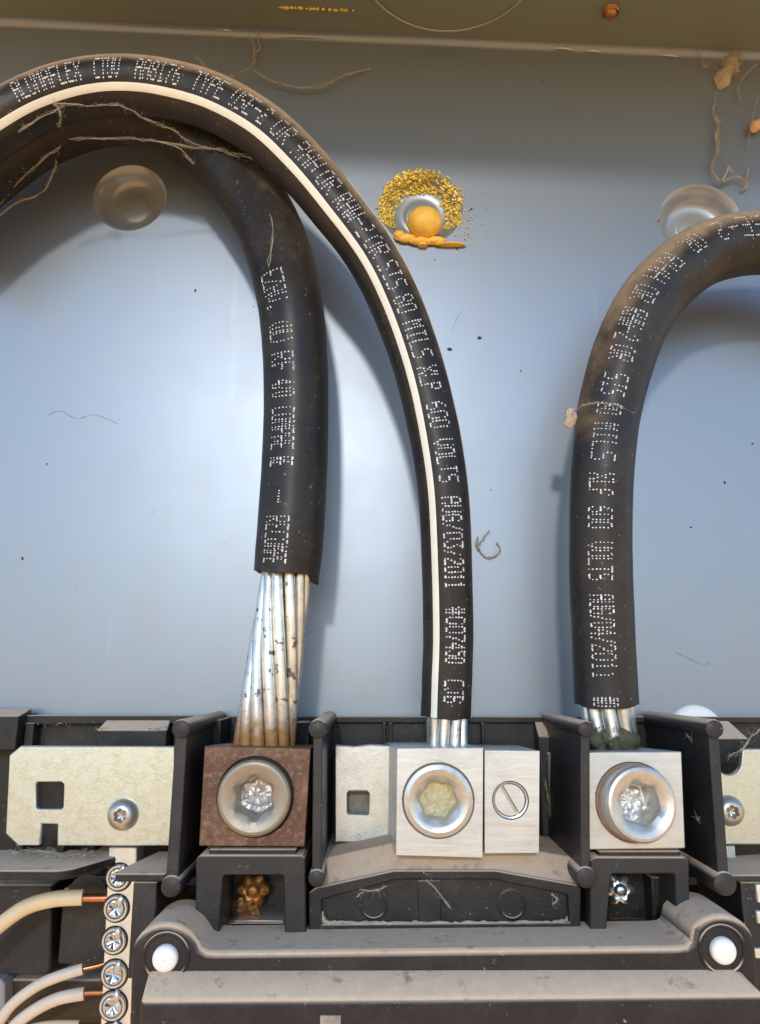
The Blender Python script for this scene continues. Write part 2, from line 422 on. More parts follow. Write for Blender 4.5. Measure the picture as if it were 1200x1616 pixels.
FONT = {
'A':"01110 10001 10001 11111 10001 10001 10001",'B':"11110 10001 10001 11110 10001 10001 11110",'C':"01111 10000 10000 10000 10000 10000 01111",
'E':"11111 10000 10000 11110 10000 10000 11111",'F':"11111 10000 10000 11110 10000 10000 10000",'G':"01110 10001 10000 10111 10001 10001 01110",
'H':"10001 10001 10001 11111 10001 10001 10001",'I':"01110 00100 00100 00100 00100 00100 01110",'J':"00111 00010 00010 00010 00010 10010 01100",
'L':"10000 10000 10000 10000 10000 10000 11111",'M':"10001 11011 10101 10101 10001 10001 10001",'O':"01110 10001 10001 10001 10001 10001 01110",
'P':"11110 10001 10001 11110 10000 10000 10000",'R':"11110 10001 10001 11110 10100 10010 10001",'S':"01111 10000 10000 01110 00001 00001 11110",
'T':"11111 00100 00100 00100 00100 00100 00100",'U':"10001 10001 10001 10001 10001 10001 01110",'V':"10001 10001 10001 10001 10001 01010 00100",
'W':"10001 10001 10001 10101 10101 11011 10001",'X':"10001 10001 01010 00100 01010 10001 10001",'Y':"10001 10001 01010 00100 00100 00100 00100",
'Z':"11111 00001 00010 00100 01000 10000 11111",'0':"01110 10001 10001 10001 10001 10001 01110",'1':"00100 01100 00100 00100 00100 00100 01110",
'2':"01110 10001 00001 00110 01000 10000 11111",'3':"11111 00010 00100 00010 00001 10001 01110",'4':"00010 00110 01010 10010 11111 00010 00010",
'5':"11111 10000 11110 00001 00001 10001 01110",'6':"00110 01000 10000 11110 10001 10001 01110",'7':"11111 00001 00010 00100 00100 01000 01000",
'8':"01110 10001 10001 01110 10001 10001 01110",'#':"01010 01010 11111 01010 11111 01010 01010",'/':"00001 00010 00010 00100 01000 01000 10000",
'-':"00000 00000 00000 11111 00000 00000 00000",'(':"00010 00100 01000 01000 01000 00100 00010",')':"01000 00100 00010 00010 00010 00100 01000",'.':"00000 00000 00000 00000 00000 01100 01100"}
def printing(cb, words, angf, half, dot, ghost=0.0):
    g = G(); rnd = random.Random(3)
    for txt, a, b in words:
        u0, u1 = cb.ustart(*a), cb.ustart(*b); n = len(txt)*6-1; tr = .05*(u1-u0); u0 += tr; u1 -= tr
        for ci, ch in enumerate(txt):
            for ri, row in enumerate(FONT[ch].split()):
                for k, bit in enumerate(row):
                    if bit != '1' : continue
                    if rnd.random() < .03+.3*max(0, noise.noise(Vector((u0*.6+ci*.35, ri*.3, 2.2)))-.22): continue
                    u = u0+(u1-u0)*(ci*6+k+.5)/n
                    c0, hf = angf(u/cb.n), half
                    an = c0+hf*(1-2*(ri+.0)/6)
                    wob = rnd.uniform(-.012, .012)
                    u += rnd.uniform(-.02, .02)
                    p = cb.at(u, an+wob, .35); i = int(max(0, min(cb.n-1, u))); t = cb.T[i]; nn = (cb.at(u, an, 2)-cb.at(u, an, 0)).normalized(); s2 = nn.cross(t)
                    r = dot*rnd.uniform(.75, 1.15); q = [p+r*(t*math.cos(math.pi/3*j)*.85+s2*math.sin(math.pi/3*j)*1.15) for j in range(6)]
                    q2 = [v-nn*.6 for v in q]
                    g.add(q+q2, [tuple(range(6))]+[(j, j+6, (j+1) % 6+6, (j+1) % 6) for j in range(6)])
    return g

# -- striped cable
c2 = Cable([(-150, 320, 172, 44), (-60, 238, 174, 44), (0, 195, 176, 44), (60, 162, 178, 43), (130, 140, 180, 43), (200, 134, 182, 43), (270, 142, 184, 43), (340, 163, 188, 43), (410, 203, 192, 43), (470, 258, 192, 43),
            (525, 322, 190, 42), (585, 402, 184, 41), (626, 482, 178, 41), (661, 580, 172, 40.5), (685, 680, 168, 40.5), (700, 780, 165, 40), (706, 900, 155, 40), (708, 1000, 148, 40), (706, 1070, 143, 40), (704, 1130, 140, 40)])
t = thing("striped_cable", "black cable with one cream stripe along it and white print, ending above the middle lug", "cable", P(704, 1175, 140))
g = G(); c2.tube(g); make("jacket", g, [JACK2, INNER], t, smooth=60)
g = G(); vs = []; nn = 7
sa = lambda f: -math.radians(2+26*min(1, max(0, (f-.25)/.55)))
for i in range(c2.n):
    for k in range(nn):
        x = k/(nn-1)*2-1; vs.append(c2.at(i, sa(i/c2.n)+x*.155, .5*(1-x**4)-.15))
g.add(vs, [(i*nn+k, i*nn+k+1, (i+1)*nn+k+1, (i+1)*nn+k) for i in range(c2.n-1) for k in range(nn-1)])
make("stripe", g, STRIPE, t, smooth=80)
g = G(); vs = []; i0 = int(c2.n*.52)
for i in range(i0, c2.n):
    for k in range(5):
        x = k/4*2-1; vs.append(c2.at(i, math.radians(83)+x*.11, .5*(1-x**4)-.15))
g.add(vs, [(i*5+k, i*5+k+1, (i+1)*5+k+1, (i+1)*5+k) for i in range(c2.n-i0-1) for k in range(4)])
make("stripe", g, STRIPE, t, smooth=80)
W2 = [("ALUMAFLEX", (22, 150), (146, 112)), ("CTUV", (160, 108), (208, 106)), ("AA8176", (228, 108), (310, 128)), ("TYPE", (325, 130), (378, 158)), ("USE-2", (385, 162), (443, 205)), ("OR", (452, 210), (478, 235)), ("RHH", (485, 243), (520, 282)),
      ("OR", (525, 285), (547, 312)), ("RHW-2", (550, 318), (597, 380)), ("OR", (592, 388), (615, 415)), ("SIS", (615, 425), (640, 468)), ("80", (642, 477), (655, 505)), ("MILS", (655, 515), (680, 577)), ("XLP", (680, 586), (692, 627)), ("600", (692, 642), (702, 686)),
      ("VOLTS", (700, 699), (715, 771)), ("AUG/03/2011", (715, 781), (722, 936)), ("#007450", (722, 952), (722, 1048)), ("CJB", (722, 1068), (720, 1108))]
make("print", printing(c2, W2, lambda f: math.radians(38-21*min(1, max(0, (f-.2)/.5))), math.radians(21), 1.3), PRINT, t, smooth=0, label="dotted white lettering")
def strands(cb_end, dirv, end, Rt, Rb, rs, count, inner, mat, parent, twist, a0=0, flare=None, rsb=None, inset=18):
    """bundle of strands from cable end down into the lug, twisting"""
    top = cb_end-dirv*inset; L = 14; allr = []
    def one(Ra, Rb_, ang):
        pts = []
        for k in range(L+1):
            f = k/L; c = top.lerp(end, f); ax = (end-top).normalized()
            X = Vector((1, 0, 0)); X = (X-X.dot(ax)*ax).normalized(); Y = ax.cross(X)
            R = Ra+(Rb_-Ra)*f; a = ang+twist*f
            pts.append(c+R*(X*math.cos(a)+Y*math.sin(a)))
        g = G(); g.tube(pts, [rs+((rsb or rs)-rs)*k/L for k in range(L+1)], 14); make("strand", g, mat, parent, smooth=60)
    for k in range(count): one(Rt-rs, Rb-(rsb or rs), a0+2*math.pi*k/count+random.uniform(-.03, .03))
    for k in range(inner): one((Rt-rs)*.48, (Rb-rs)*.48, a0+2*math.pi*k/inner)
def pr(r, x, y, h): return prad(r, P(x, y, h))
strands(c2.p[-1], c2.T[-1], P(707, 1215, 142), pr(33, 704, 1130, 140), pr(33, 704, 1180, 140), pr(9, 704, 1130, 140), 8, 4, STR2, t, .35, .1)

# -- thick cable
c1 = Cable([(-150, 380, 76, 52), (-60, 300, 76, 52), (0, 252, 77, 51), (60, 212, 78, 50), (130, 184, 80, 50), (200, 176, 82, 50), (270, 193, 86, 51), (335, 236, 92, 52), (385, 296, 106, 52), (420, 352, 122, 52),
            (443, 412, 135, 52), (459, 485, 150, 51), (466, 560, 150, 51), (468, 640, 150, 51), (465, 740, 148, 52), (459, 840, 145, 53), (453, 906, 142, 52)])
t = thing("thick_cable", "thickest black cable, no stripe, its bare twisted strands entering the rusty copper-coloured lug", "cable", P(420, 1175, 140))
g = G(); c1.tube(g, wall=.26, end_jit=3.0, flap=13); make("jacket", g, [JACK1, INNER], t, smooth=60)
W1 = [("EZAV.", (440, 455), (442, 512)), ("(UL)", (448, 525), (448, 562)), ("RF", (448, 573), (448, 606)), ("4/0", (448, 616), (448, 643)), ("COMPAE", (445, 654), (440, 724)), ("RE", (440, 732), (438, 746)), ("-", (436, 780), (436, 804)), ("RECOMPE", (432, 816), (428, 894))]
make("print", printing(c1, W1, lambda f: math.radians(-20-5*f), math.radians(20), 1.15), PRINT, t, smooth=0, label="smudged dotted white lettering")
strands(c1.p[-1], c1.T[-1], P(412, 1215, 142), pr(39, 450, 906, 142), pr(50, 420, 1178, 142), pr(8.3, 450, 906, 142), 11, 6, STR1, t, -1.6, .25, rsb=pr(10.9, 420, 1178, 142), inset=10)

# -- right cable
c3 = Cable([(1400, 430, 140, 49), (1310, 395, 142, 49), (1250, 384, 144, 49), (1200, 383, 146, 49), (1150, 389, 150, 49), (1103, 406, 154, 49), (1064, 434, 160, 50), (1030, 470, 163, 50), (1005, 512, 165, 50), (986, 557, 166, 50), (970, 610, 166, 49.5),
            (959, 662, 164, 49), (952, 722, 172, 49), (948, 800, 165, 49), (948, 900, 156, 49), (952, 1000, 148, 49), (957, 1112, 142, 50)])
t = thing("bent_cable", "black cable bending to the right edge, tan dust on its bend", "cable", P(965, 1175, 140))
g = G(); c3.tube(g, end_jit=3.2, flap=-2); make("jacket", g, [JACK3, INNER], t, smooth=60)
W3 = [("TYPE", (1262, 384), (1212, 384)), ("USE-2", (1200, 383), (1108, 404)), ("OR", (1092, 413), (1072, 428)), ("RHH", (1058, 438), (1026, 476)), ("OR", (1021, 482), (1008, 506)), ("RHW-2", (1003, 514), (983, 563)), ("OR", (980, 568), (974, 592)), ("SIS", (970, 607), (962, 641)), ("80", (959, 653), (957, 680)),
      ("MILS", (956, 690), (951, 740)), ("XLP", (950, 752), (948, 790)), ("600", (948, 803), (948, 840)), ("VOLTS", (948, 855), (948, 920)), ("AUG/04/2011", (948, 932), (955, 1076)), ("#0", (956, 1095), (957, 1112))]
make("print", printing(c3, W3, lambda f: math.radians(-32+32*min(1, max(0, (f-.28)/.35))), math.radians(20), 1.15), PRINT, t, smooth=0, label="dotted white lettering")
strands(c3.p[-1], c3.T[-1], P(968, 1215, 142), pr(41, 957, 1112, 142), pr(43, 968, 1180, 142), pr(11.3, 957, 1112, 142), 8, 4, STR3, t, -.35, .3)
g = G()
for (x, y, r) in ((962, 1163, 16), (985, 1166, 22), (940, 1168, 14), (1000, 1168, 12)):
    g.ball(P(x, y, 165), r*.8, 3, (1, .7, .9), .25)
make("oxide_paste", g, OLIVE, t, smooth=80, label="dark olive paste on the strand ends")

# ------------------------------------------------------------------ terminal base
base = thing("terminal_base", "dusty black plastic base with tall divider walls between the three lugs", "terminal base", P(600, 1500, 0))
g = G(); g.pbox(-140, 1131, 1340, 1700, 1, 16); make("back_plate", g, DARKP, base, 1)
for a in ((-140, 1129, 330, 1143, 17, 34), (515, 1131, 1340, 1141, 17, 26)):
    g = G(); g.pbox(*a); make("top_rim", g, BLACK, base, 1.5)
def wedge(x0, x1, yt, ym, yb, h0, h1, sk=0):
    """block with sloping dusty top"""
    a = P((x0+x1)/2, yt, h0); b = P((x0+x1)/2, ym, h1); c = P((x0+x1)/2, yb, h1)
    xa, xb = P(x0, ym, h1).x, P(x1, ym, h1).x; k = sk
    g = G(); f = [Vector((xa, -h0, a.z)), Vector((xa, -h1, b.z)), Vector((xa, -h1, c.z)), Vector((xa, -h0, c.z))]
    b2 = [Vector((xb, q.y, q.z)) for q in f]
    f[0].x += k; b2[0].x -= k; f[0].x += 0
    g.loft(f, b2); return g
for a in ((152, 264, 1128, 1153, 1178, 18, 62, 5), (850, 922, 1134, 1163, 1345, 18, 60, 2), (1062, 1182, 1133, 1166, 1205, 18, 70, 8), (-60, 30, 1118, 1130, 1185, 18, 60, 0)):
    make("raised_block", wedge(*a), BLACK if a[0] != 850 else GREYP, base, 2)
for x, w0, hh in ((272, 2.5, 30), (607, 2.5, 30), (617, 2.5, 30), (765, 2.5, 30), (38, 7, 40)):
    g = G(); g.pbox(x-w0, 1141, x+w0, 1345, 17, hh); make("rib", g, BLACK, base, 1)
for a in ((300, 1136, 345, 1340, 17, 90), (465, 1140, 486, 1345, 17, 60)):
    g = G(); g.pbox(*a); make("inner_wall", g, BLACK, base, 1)
g = G(); g.pbox(868, 1188, 905, 1345, 17, 70); make("inner_wall", g, plastic("tan_dusted_plastic", (.20, .175, .14), fil=.2), base, 3)
def divider(xt, xb, yt, yb, h0, h1, tw, rt, rb, tilt=0):
    g = G(); xm = (xt+xb)/2; ym = (yt+yb)/2
    X = P(xt, yt, h1).x; Xb = P(xb, yb, h1).x; w_ = pr(tw/2, xm, ym, h1); z1, z0 = P(xt, yt, h1).z, P(xb, yb, h1).z
    f = [Vector((X-w_, -h1, z1)), Vector((X+w_, -h1, z1)), Vector((Xb+w_, -h1, z0)), Vector((Xb-w_, -h1, z0))]
    g.loft(f, [Vector((p.x, -h0, p.z)) for p in f])
    o = make("divider", g, GREYP, base, 1.5)
    for X_, z_, r in ((X, z1, rt), (Xb, z0, rb)):
        if not r: continue
        r = pr(r, xm, ym, h1); g = G(); g.rings(Vector((X_, -h0, z_)), Vector((0, -1, 0)), [(r, 0), (r, h1-h0+1.5), (r*.96, h1-h0+3.2), (r*.86, h1-h0+4)], 28, True)
        make("bead", g, GREYP, base, 0, smooth=50)
divider(287, 271, 1150, 1398, 17, 245, 19, 15, 16)
divider(502, 500, 1150, 1385, 17, 240, 15, 15, 13)
divider(924, 924, 1150, 1384, 17, 240, 15, 13, 16)
divider(1126, 1143, 1150, 1394, 17, 245, 17, 15, 18)
# ledges beside the outer dividers
def shelf(poly, yt, yb, hf):
    """poly: list of (px, h) in top view measured at the front height; slab between pixel rows"""
    z1, z0 = P(600, yt, hf).z, P(600, yb, hf).z
    vs = [(P(x, yt, hf).x, -h) for x, h in poly]
    g = G(); g.loft([Vector((x, y, z1)) for x, y in vs], [Vector((x, y, z0)) for x, y in vs]); return g
make("ledge", shelf([(182, 240), (262, 240), (262, 120), (205, 120), (182, 205)], 1379, 1392, 240), BLACK, base, 2)
make("ledge", shelf([(-120, 225), (88, 225), (100, 222), (112, 212), (150, 150), (160, 110), (-120, 110)], 1374, 1390, 225), BLACK, base, 2)
make("ledge", shelf([(1152, 240), (1320, 240), (1320, 120), (1152, 150)], 1381, 1392, 240), GREYP, base, 2)
g = G(); g.pbox(206, 1392, 244, 1545, 100, 236); make("side_wall", g, GREYP, base, 2)
g = G(); g.pbox(1182, 1392, 1340, 1700, 100, 236); make("side_wall", g, GREYP, base, 2)
for a in ((24, 1333, 36, 1352, 60, 128), (89, 1333, 101, 1352, 60, 128), (137, 1333, 149, 1352, 60, 128)):
    g = G(); g.pbox(*a); make("peg", g, BLACK, base, 1.5)
g = G(); g.pbox(60, 1345, 165, 1372, 60, 90); make("cross_bar", g, BLACK, base, 1.5)
g = G(); c = P(150, 1361, 120); g.rings(c+Vector((0, 60, 0)), Vector((0, -1, 0)), [(15, 0), (15, 60), (13, 63)], 28); make("post", g, BLACK, base, 0, smooth=50)
# dark walls round the lower pockets
for a in ((246, 1396, 310, 1500, 17, 60), (1090, 1396, 1180, 1520, 17, 60)):
    g = G(); g.pbox(*a); make("pocket_floor", g, DARKP, base, 1)

# window frames below the outer lugs
def window(x0, x1, ox0, ox1, yt, yo, yob, ybl, ybr, hh):
    outer = [(x0, yt+6), (x0+7, yt), (x1-6, yt), (x1, yt+6), (x1+1, ybr), (ox1+2, ybr), (ox1, yo+3), (ox1-3, yo), (ox0+3, yo), (ox0, yo+3), (ox0-8, ybl), (x0, ybl)]
    g = G(); g.prism(outer, 80, hh); return make("window_frame", g, GREYP, base, 2.5)
window(309, 482, 352, 448, 1350, 1381, 1455, 1488, 1487, 236)
window(932, 1088, 964, 1066, 1353, 1379, 1460, 1486, 1484, 236)
for (x0, x1, y) in ((350, 455, 1384), (960, 1040, 1384)):
    g = G(); g.pbox(x0, y-14, x1, 1452, 85, 150); make("pocket_block", g, DARKP, base, 3)
g = G(); g.pbox(358, 1452, 448, 1458, 86, 168); make("metal_lip", g, ALU2, base, 1)
g = G(); g.pbox(1030, 1384, 1070, 1465, 85, 180); make("pocket_cheek", g, BLACK, base, 2)
for a in ((330, 1340, 468, 1352, 80, 228), (945, 1343, 1075, 1356, 80, 228)):
    g = G(); g.pbox(*a); make("lug_rest", g, BLACK, base, 2)
def star_bolt(name, x, y, h, r, mat, lab, grp=None):
    t = thing(name, lab, "bolt", P(x, y, h))
    R = pr(r, x, y, h); c = P(x, y, h); g = G()
    g.rings(c+Vector((0, 16, 0)), Vector((0, -1, 0)), [(R*.95, 0, starf(6, .12)), (R, 10, starf(6, .14)), (R*.9, 16, starf(6, .16)), (R*.62, 19, starf(6, .1)), (R*.5, 18)], 48, True); make("head", g, mat, t, smooth=35)
    g = G(); g.rings(c, Vector((0, -1, 0)), [(R*.48, 0), (R*.48, 2), (R*.42, 6), (R*.2, 8)], 24); make("stud", g, mat, t, smooth=50)
    return t
star_bolt("star_bolt", 400, 1405, 175, 24, RUST, "rusty orange star-shaped bolt in the window below the copper-coloured lug")
star_bolt("star_bolt", 978, 1404, 175, 23, SCREWB, "bright silver star-shaped bolt in the window below the right lug")
g = G(); g.ball(P(384, 1437, 151), 21, 3, (1, .10, .7), .3); make("rust_crust", g, RUST, base, smooth=80)

# centre hood
g = G(); zf = lambda x, y: P(x, y, 218)
poly = [(487, 1410), (500, 1401), (622, 1374), (782, 1374), (912, 1397), (918, 1404), (916, 1476), (488, 1479)]
fr = [P(x, y, 218) for x, y in poly]
top_ = lambda i: 2 <= i <= 3 or i in (1, 4)
mid = [Vector((p.x, -190, p.z+(26 if top_(i) else 0))) for i, p in enumerate(fr)]
vs = fr+mid+[Vector((p.x, -70, p.z)) for p in mid]; n_ = len(fr)
g.add(vs, [tuple(range(n_)), tuple(range(2*n_, 3*n_))[::-1]]+[(j*n_+i, (j+1)*n_+i, (j+1)*n_+(i+1) % n_, j*n_+(i+1) % n_) for j in range(2) for i in range(n_)]); hood = make("hood", g, BLACK, base, 2)
inner = [(508, 1420), (626, 1388), (778, 1388), (896, 1412), (900, 1456), (508, 1460)]
g = G(); oi = [P(x, y, 226) for x, y in poly]; ii = [P(x, y, 226) for x, y in inner]
g.slab([(p.x, p.z) for p in oi], [[(p.x, p.z) for p in ii]], -218.3, -226); make("hood_rim", g, BLACK, base, 1.5)
for x in (590, 808):
    g = G(); c = P(x, 1427, 218); R = pr(23, x, 1427, 218)
    g.rings(c, Vector((0, -1, 0)), [(R, -1), (R, 1.2), (R-1, 1.8), (R-2.6, 1.8), (R-3.2, .2)], 40, False); make("round_mark", g, BLACK, base, smooth=40)
g = G(); g.pbox(660, 1390, 696, 1459, 200, 219.6); make("hood_panel", g, BLACK, base, 1)

# ------------------------------------------------------------------ lugs
def quad(c):  # four pixel corners
    return c
def block(name, corners, h0, h1, parent, mat, bev=2.5, skew=(0, 0), hole=None):
    fr = [P(x, y, h1) for x, y in corners]; z = sum(p.z for p in fr)/4
    bk = [Vector((p.x+skew[0], -h0, p.z+skew[1])) for p in fr]
    g = G(); n = 4
    if not hole: g.loft(fr, bk); return make(name, g, mat, parent, bev)
    x, y, r, dep = hole; c = P(x, y, h1); R = pr(r, x, y, h1); k = 56
    ring = [(c.x+R*math.cos(2*math.pi*i/k), c.z+R*math.sin(2*math.pi*i/k)) for i in range(k)]
    tri = tessellate_polygon([[Vector((p.x, p.z, 0)) for p in fr], [Vector((*p, 0)) for p in ring]])
    vs = list(fr)+[Vector((a, -h1, b)) for a, b in ring]+list(bk)+[Vector((a, -h1+dep, b)) for a, b in ring]
    fs = [tuple(t_) for t_ in tri]+[(4+k, 5+k, 6+k, 7+k)]+[(i, (i+1) % 4, (i+1) % 4+4+k, i+4+k) for i in range(4)]
    fs += [(4+i, 4+(i+1) % k, 8+k+(i+1) % k, 8+k+i) for i in range(k)]+[tuple(8+k+i for i in range(k))]
    g.add(vs, fs); return make(name, g, mat, parent, bev)
def set_screw(parent, x, y, h, r, rs, mat, smat, proud, axis=Vector((0, -1, 0)), rot=0, depth_=34, gapm=None):
    c = P(x, y, h); R = pr(r, x, y, h); q = pr(rs, x, y, h); axis = axis.normalized()
    if gapm:
        g = G(); g.rings(c, Vector((0, -1, 0)), [(R*1.03, -6), (R*1.03, -.6), (R*.9, -.6)], 56, False); make("thread_gap_ring", g, gapm, parent, smooth=40)  # flat ring closes the gap; a dark gapm paints in its shade
    g = G()
    g.rings(c-axis*30, axis, [(R*.97, 0), (R*.97, 26+proud*.6), (R*.985, 30+proud*.8), (R*.93, 30+proud), (R*.86, 31+proud), (R*.74, 30+proud), (q*1.16, 28.5+proud), (q*1.07, 25+proud, hexf), (q*1.0, 22+proud, hexf), (q*.98, 30+proud-depth_, hexf)], 60, False, rot=rot)
    make("screw_body", g, mat, parent, smooth=28)
    g = G(); seg = 60; rg = 8
    vs = []; ax = axis; X = ax.cross(Vector((0, 0, 1))).normalized()*-1; Z = X.cross(ax)
    if Z.z < 0: Z = -Z
    cc_ = c+ax*(proud-depth_+1)
    for i in range(1, rg+1):
        for k in range(seg):
            a = 2*math.pi*k/seg; rr = q*.99*i/rg*hexf(a+rot)
            jz = (noise.noise(Vector((math.cos(a)*i*.55, math.sin(a)*i*.55, x*.1)))*4+3*(1-i/rg)) if i < rg else 0
            vs.append(cc_+X*rr*math.cos(a)+Z*rr*math.sin(a)+ax*jz)
    g.add(vs, [(i*seg+k, i*seg+(k+1) % seg, (i+1)*seg+(k+1) % seg, (i+1)*seg+k) for i in range(rg-1) for k in range(seg)]+[tuple(range(seg))])
    make("socket_floor", g, smat, parent, smooth=30)
t = thing("cable_lug", "rusty copper-coloured square lug clamping the thickest cable, leftmost of the three", "lug", P(403, 1335, 60))
block("lug_body", [(323, 1177), (491, 1181), (481, 1336), (314, 1335)], 60, 232, t, COPLUG, 2.5, (0, -10), hole=(403, 1257, 60.5, 60))
GAP_SHADE = simple("painted_gap_shade", (.02, .014, .01), .8)  # near-black colour standing for the shade in screw gaps
set_screw(t, 403, 1257, 232, 58, 31, SCREW1, SOCK, 14, rot=.5, gapm=GAP_SHADE)
t = thing("cable_lug", "pale aluminium lug clamping the striped cable, beside the block with a slotted screw", "lug", P(692, 1350, 60))
block("lug_body", [(627, 1181), (763, 1180), (762, 1354), (625, 1350)], 60, 236, t, ALU, 2.0, (-14, -7), hole=(692, 1263, 57, 60))
set_screw(t, 692, 1263, 236, 55, 32, ALU2, simple("yellowed_paste", (.50, .45, .28), .5, 0, 150, .2, .0003), 4, rot=.15, depth_=24, gapm=simple("grey_thread_gap", (.16, .145, .125), .8))
t = thing("grounding_block", "small pale aluminium block with a slotted screw, right of the middle lug", "terminal block", P(806, 1345, 60))
block("block_body", [(765, 1184), (852, 1185), (851, 1346), (765, 1347)], 60, 226, t, ALU, 2.0, (0, -7), hole=(806, 1263, 29, 20))
c = P(806, 1263, 226); R = pr(28, 806, 1263, 226)
g = G(); g.rings(c, Vector((0, -1, 0)), [(R*.99, -18), (R*.99, -2), (R*.90, -2.6), (R*.88, -8)], 40, True); make("thread_ring", g, ALU2, t, smooth=30)
for sgn in (1, -1):
    sl = math.radians(-60); ca, sa_ = math.cos(sl), math.sin(sl); rr = R*.86; off = 1.9
    pts2 = []
    a0 = math.asin(off/rr)
    for k in range(19):
        a = a0+(math.pi-2*a0)*k/18; pts2.append((rr*math.cos(a), rr*math.sin(a)*sgn))
    pw = [(c.x+x*ca-y*sa_-1, c.z+x*sa_+y*ca+.5) for x, y in pts2]
    g = G(); g.loft([Vector((x, c.y-.5, z)) for x, z in pw], [Vector((x, c.y+7, z)) for x, z in pw]); make("screw_half", g, ALU, t, .6)
t = thing("cable_lug", "pale aluminium lug with a tilted protruding hex screw, clamping the dusty bent cable", "lug", P(1003, 1340, 60))
block("lug_body", [(926, 1187), (1076, 1186), (1082, 1339), (930, 1341)], 60, 232, t, ALU, 2.0, (0, -9), hole=(1001, 1266, 60.5, 60))
set_screw(t, 1001, 1266, 232, 58, 33, ALU2, SOCK, 24, Vector((.10, -1, .05)), rot=.3, depth_=44, gapm=simple("rust_ring", (.28, .16, .09), .8))

# ------------------------------------------------------------------ brackets
def pan_screw(x, y, h, r, par, mat, k=6, name="screw"):
    R = pr(r, x, y, h); c = P(x, y, h); g = G()
    g.rings(c, Vector((0, -1, 0)), [(R, 0), (R, 2), (R*.97, 5), (R*.85, 9), (R*.66, 12), (R*.52, 13), (R*.42, 13, starf(k, .12)), (R*.36, 11, starf(k, .2)), (R*.3, 5, starf(k, .2)), (.5, 3)], 48, False, rot=.4)
    return make(name, g, mat, par, smooth=40)
t = thing("steel_bracket", "yellowish zinc-plated plate with square hole and notch, at the left edge", "bracket", P(145, 1335, 160))
H = 172
out_ = [(33, 1177), (276, 1178), (276, 1335), (90, 1335), (91, 1301), (66, 1300), (64, 1334), (28, 1334), (9, 1316), (15, 1192)]
hol = [(58, 1234), (100, 1234), (99, 1276), (57, 1276)]
hol = [(60, 1234), (98, 1234), (101, 1237), (100, 1274), (97, 1277), (60, 1277), (57, 1274), (57, 1237)]
o3 = [P(x, y, H) for x, y in out_]; h3 = [P(x, y, H) for x, y in hol]
g = G(); g.slab([(p.x, p.z) for p in o3], [[(p.x, p.z) for p in h3]], -H, -(H-9)); make("plate", g, ZINC, t, 1.5)
pan_screw(195, 1285, H, 24, t, SCREWG)
t = thing("steel_bracket", "pale plate with a rounded slot and star screw, at the right edge", "bracket", P(1230, 1335, 160))
out_ = [(1172, 1182), (1330, 1182), (1330, 1333), (1120, 1332), (1120, 1220)]
sl = [(1133, 1182), (1133, 1206)]+[(1151+19*math.cos(a), 1204+19*math.sin(a)) for a in [math.pi-math.pi*k/10 for k in range(11)]]+[(1171, 1186)]
poly = [(1120, 1182), (1131, 1182)]+[(1151-19*math.cos(math.pi*k/12), 1204+19*math.sin(math.pi*k/12)) for k in range(13)]+[(1172, 1182), (1330, 1182), (1330, 1333), (1120, 1333)]
g = G(); g.prism(poly, H-9, H); make("plate", g, ZINC, t, 1.5)
pan_screw(1150, 1279, H, 23, t, SCREWG)
g = G(); g.pbox(1148, 1334, 1162, 1380, 130, 150); make("tab", g, STRAP, t, 1)
t = thing("link_strap", "upright pale metal strap with a small square hole, left of the middle lug", "strap", P(565, 1335, 60))
o3 = [P(x, y, 130) for x, y in ((529, 1176), (560, 1178), (585, 1175), (618, 1177), (618, 1330), (529, 1329))]
h3 = [P(x, y, 130) for x, y in ((550, 1249), (580, 1249), (583, 1252), (582, 1283), (579, 1286), (551, 1285), (548, 1282), (548, 1252))]
g = G(); g.slab([(p.x, p.z) for p in o3], [[(p.x, p.z) for p in h3]], -130, -118); make("plate", g, STRAP, t, 2)
g = G(); g.pbox(545, 1246, 586, 1290, 90, 104); make("backing", g, simple("grey_backing", (.22, .21, .17), .6, .3, 200, .4), t, 1)

# ------------------------------------------------------------------ neutral bar and wires
t = thing("neutral_bar", "upright pale metal terminal bar with a column of screws, hanging below the left bracket", "terminal bar", P(185, 1600, 150))
fr = [P(174, 1335, 150), P(212, 1335, 150), P(208, 1700, 150), P(154, 1700, 150)]
fr = [P(172, 1337, 150), P(216, 1337, 150), P(214, 1700, 150), P(155, 1700, 150)]
g = G(); g.loft(fr, [Vector((p.x, -118, p.z)) for p in fr]); make("bar", g, BARM, t, 2)
for i, (x, y, r) in enumerate(((188, 1384, 19), (184, 1433, 19), (181, 1484, 19), (181, 1537, 20), (179, 1587, 21), (178, 1637, 21))):
    c = P(x, y, 150); R = pr(r, x, y, 150)
    g = G(); g.rings(c, Vector((0, -1, 0)), [(R*1.0, .3), (R*1.0, 3), (R*.93, 4.5), (R*.80, 4.5), (R*.76, 1.0)], 36, False)
    cup = make("screw", g, STRAP, t, smooth=40)
    g = G(); g.rings(c, Vector((0, -1, 0)), [(R*1.14, .2), (R*1.14, .5), (R*.9, .5)], 36, False); make("gap_shade_ring", g, GAP_SHADE, cup, smooth=40)  # flat dark ring, shade round the screw put in as colour
    g = G(); g.rings(c, Vector((0, -1, 0)), [(R*.75, .6), (R*.75, 3.5), (R*.66, 5.5), (R*.56, 5.8, starf(4, .12)), (R*.42, 3.8, starf(4, .5)), (.4, 1.6)], 40, False, rot=.3+i*.5)
    hd = make("screw_head", g, SCREWB, cup, smooth=35)
    g = G(); a = .9+random.uniform(-.3, .3); q = c+Vector((R*.5*math.cos(a), -5, R*.95*math.sin(a)))
    g.ball(q, 5.5, 2, (.8, .5, 1.3), .3); make("burr", g, STRAP, cup, smooth=60)
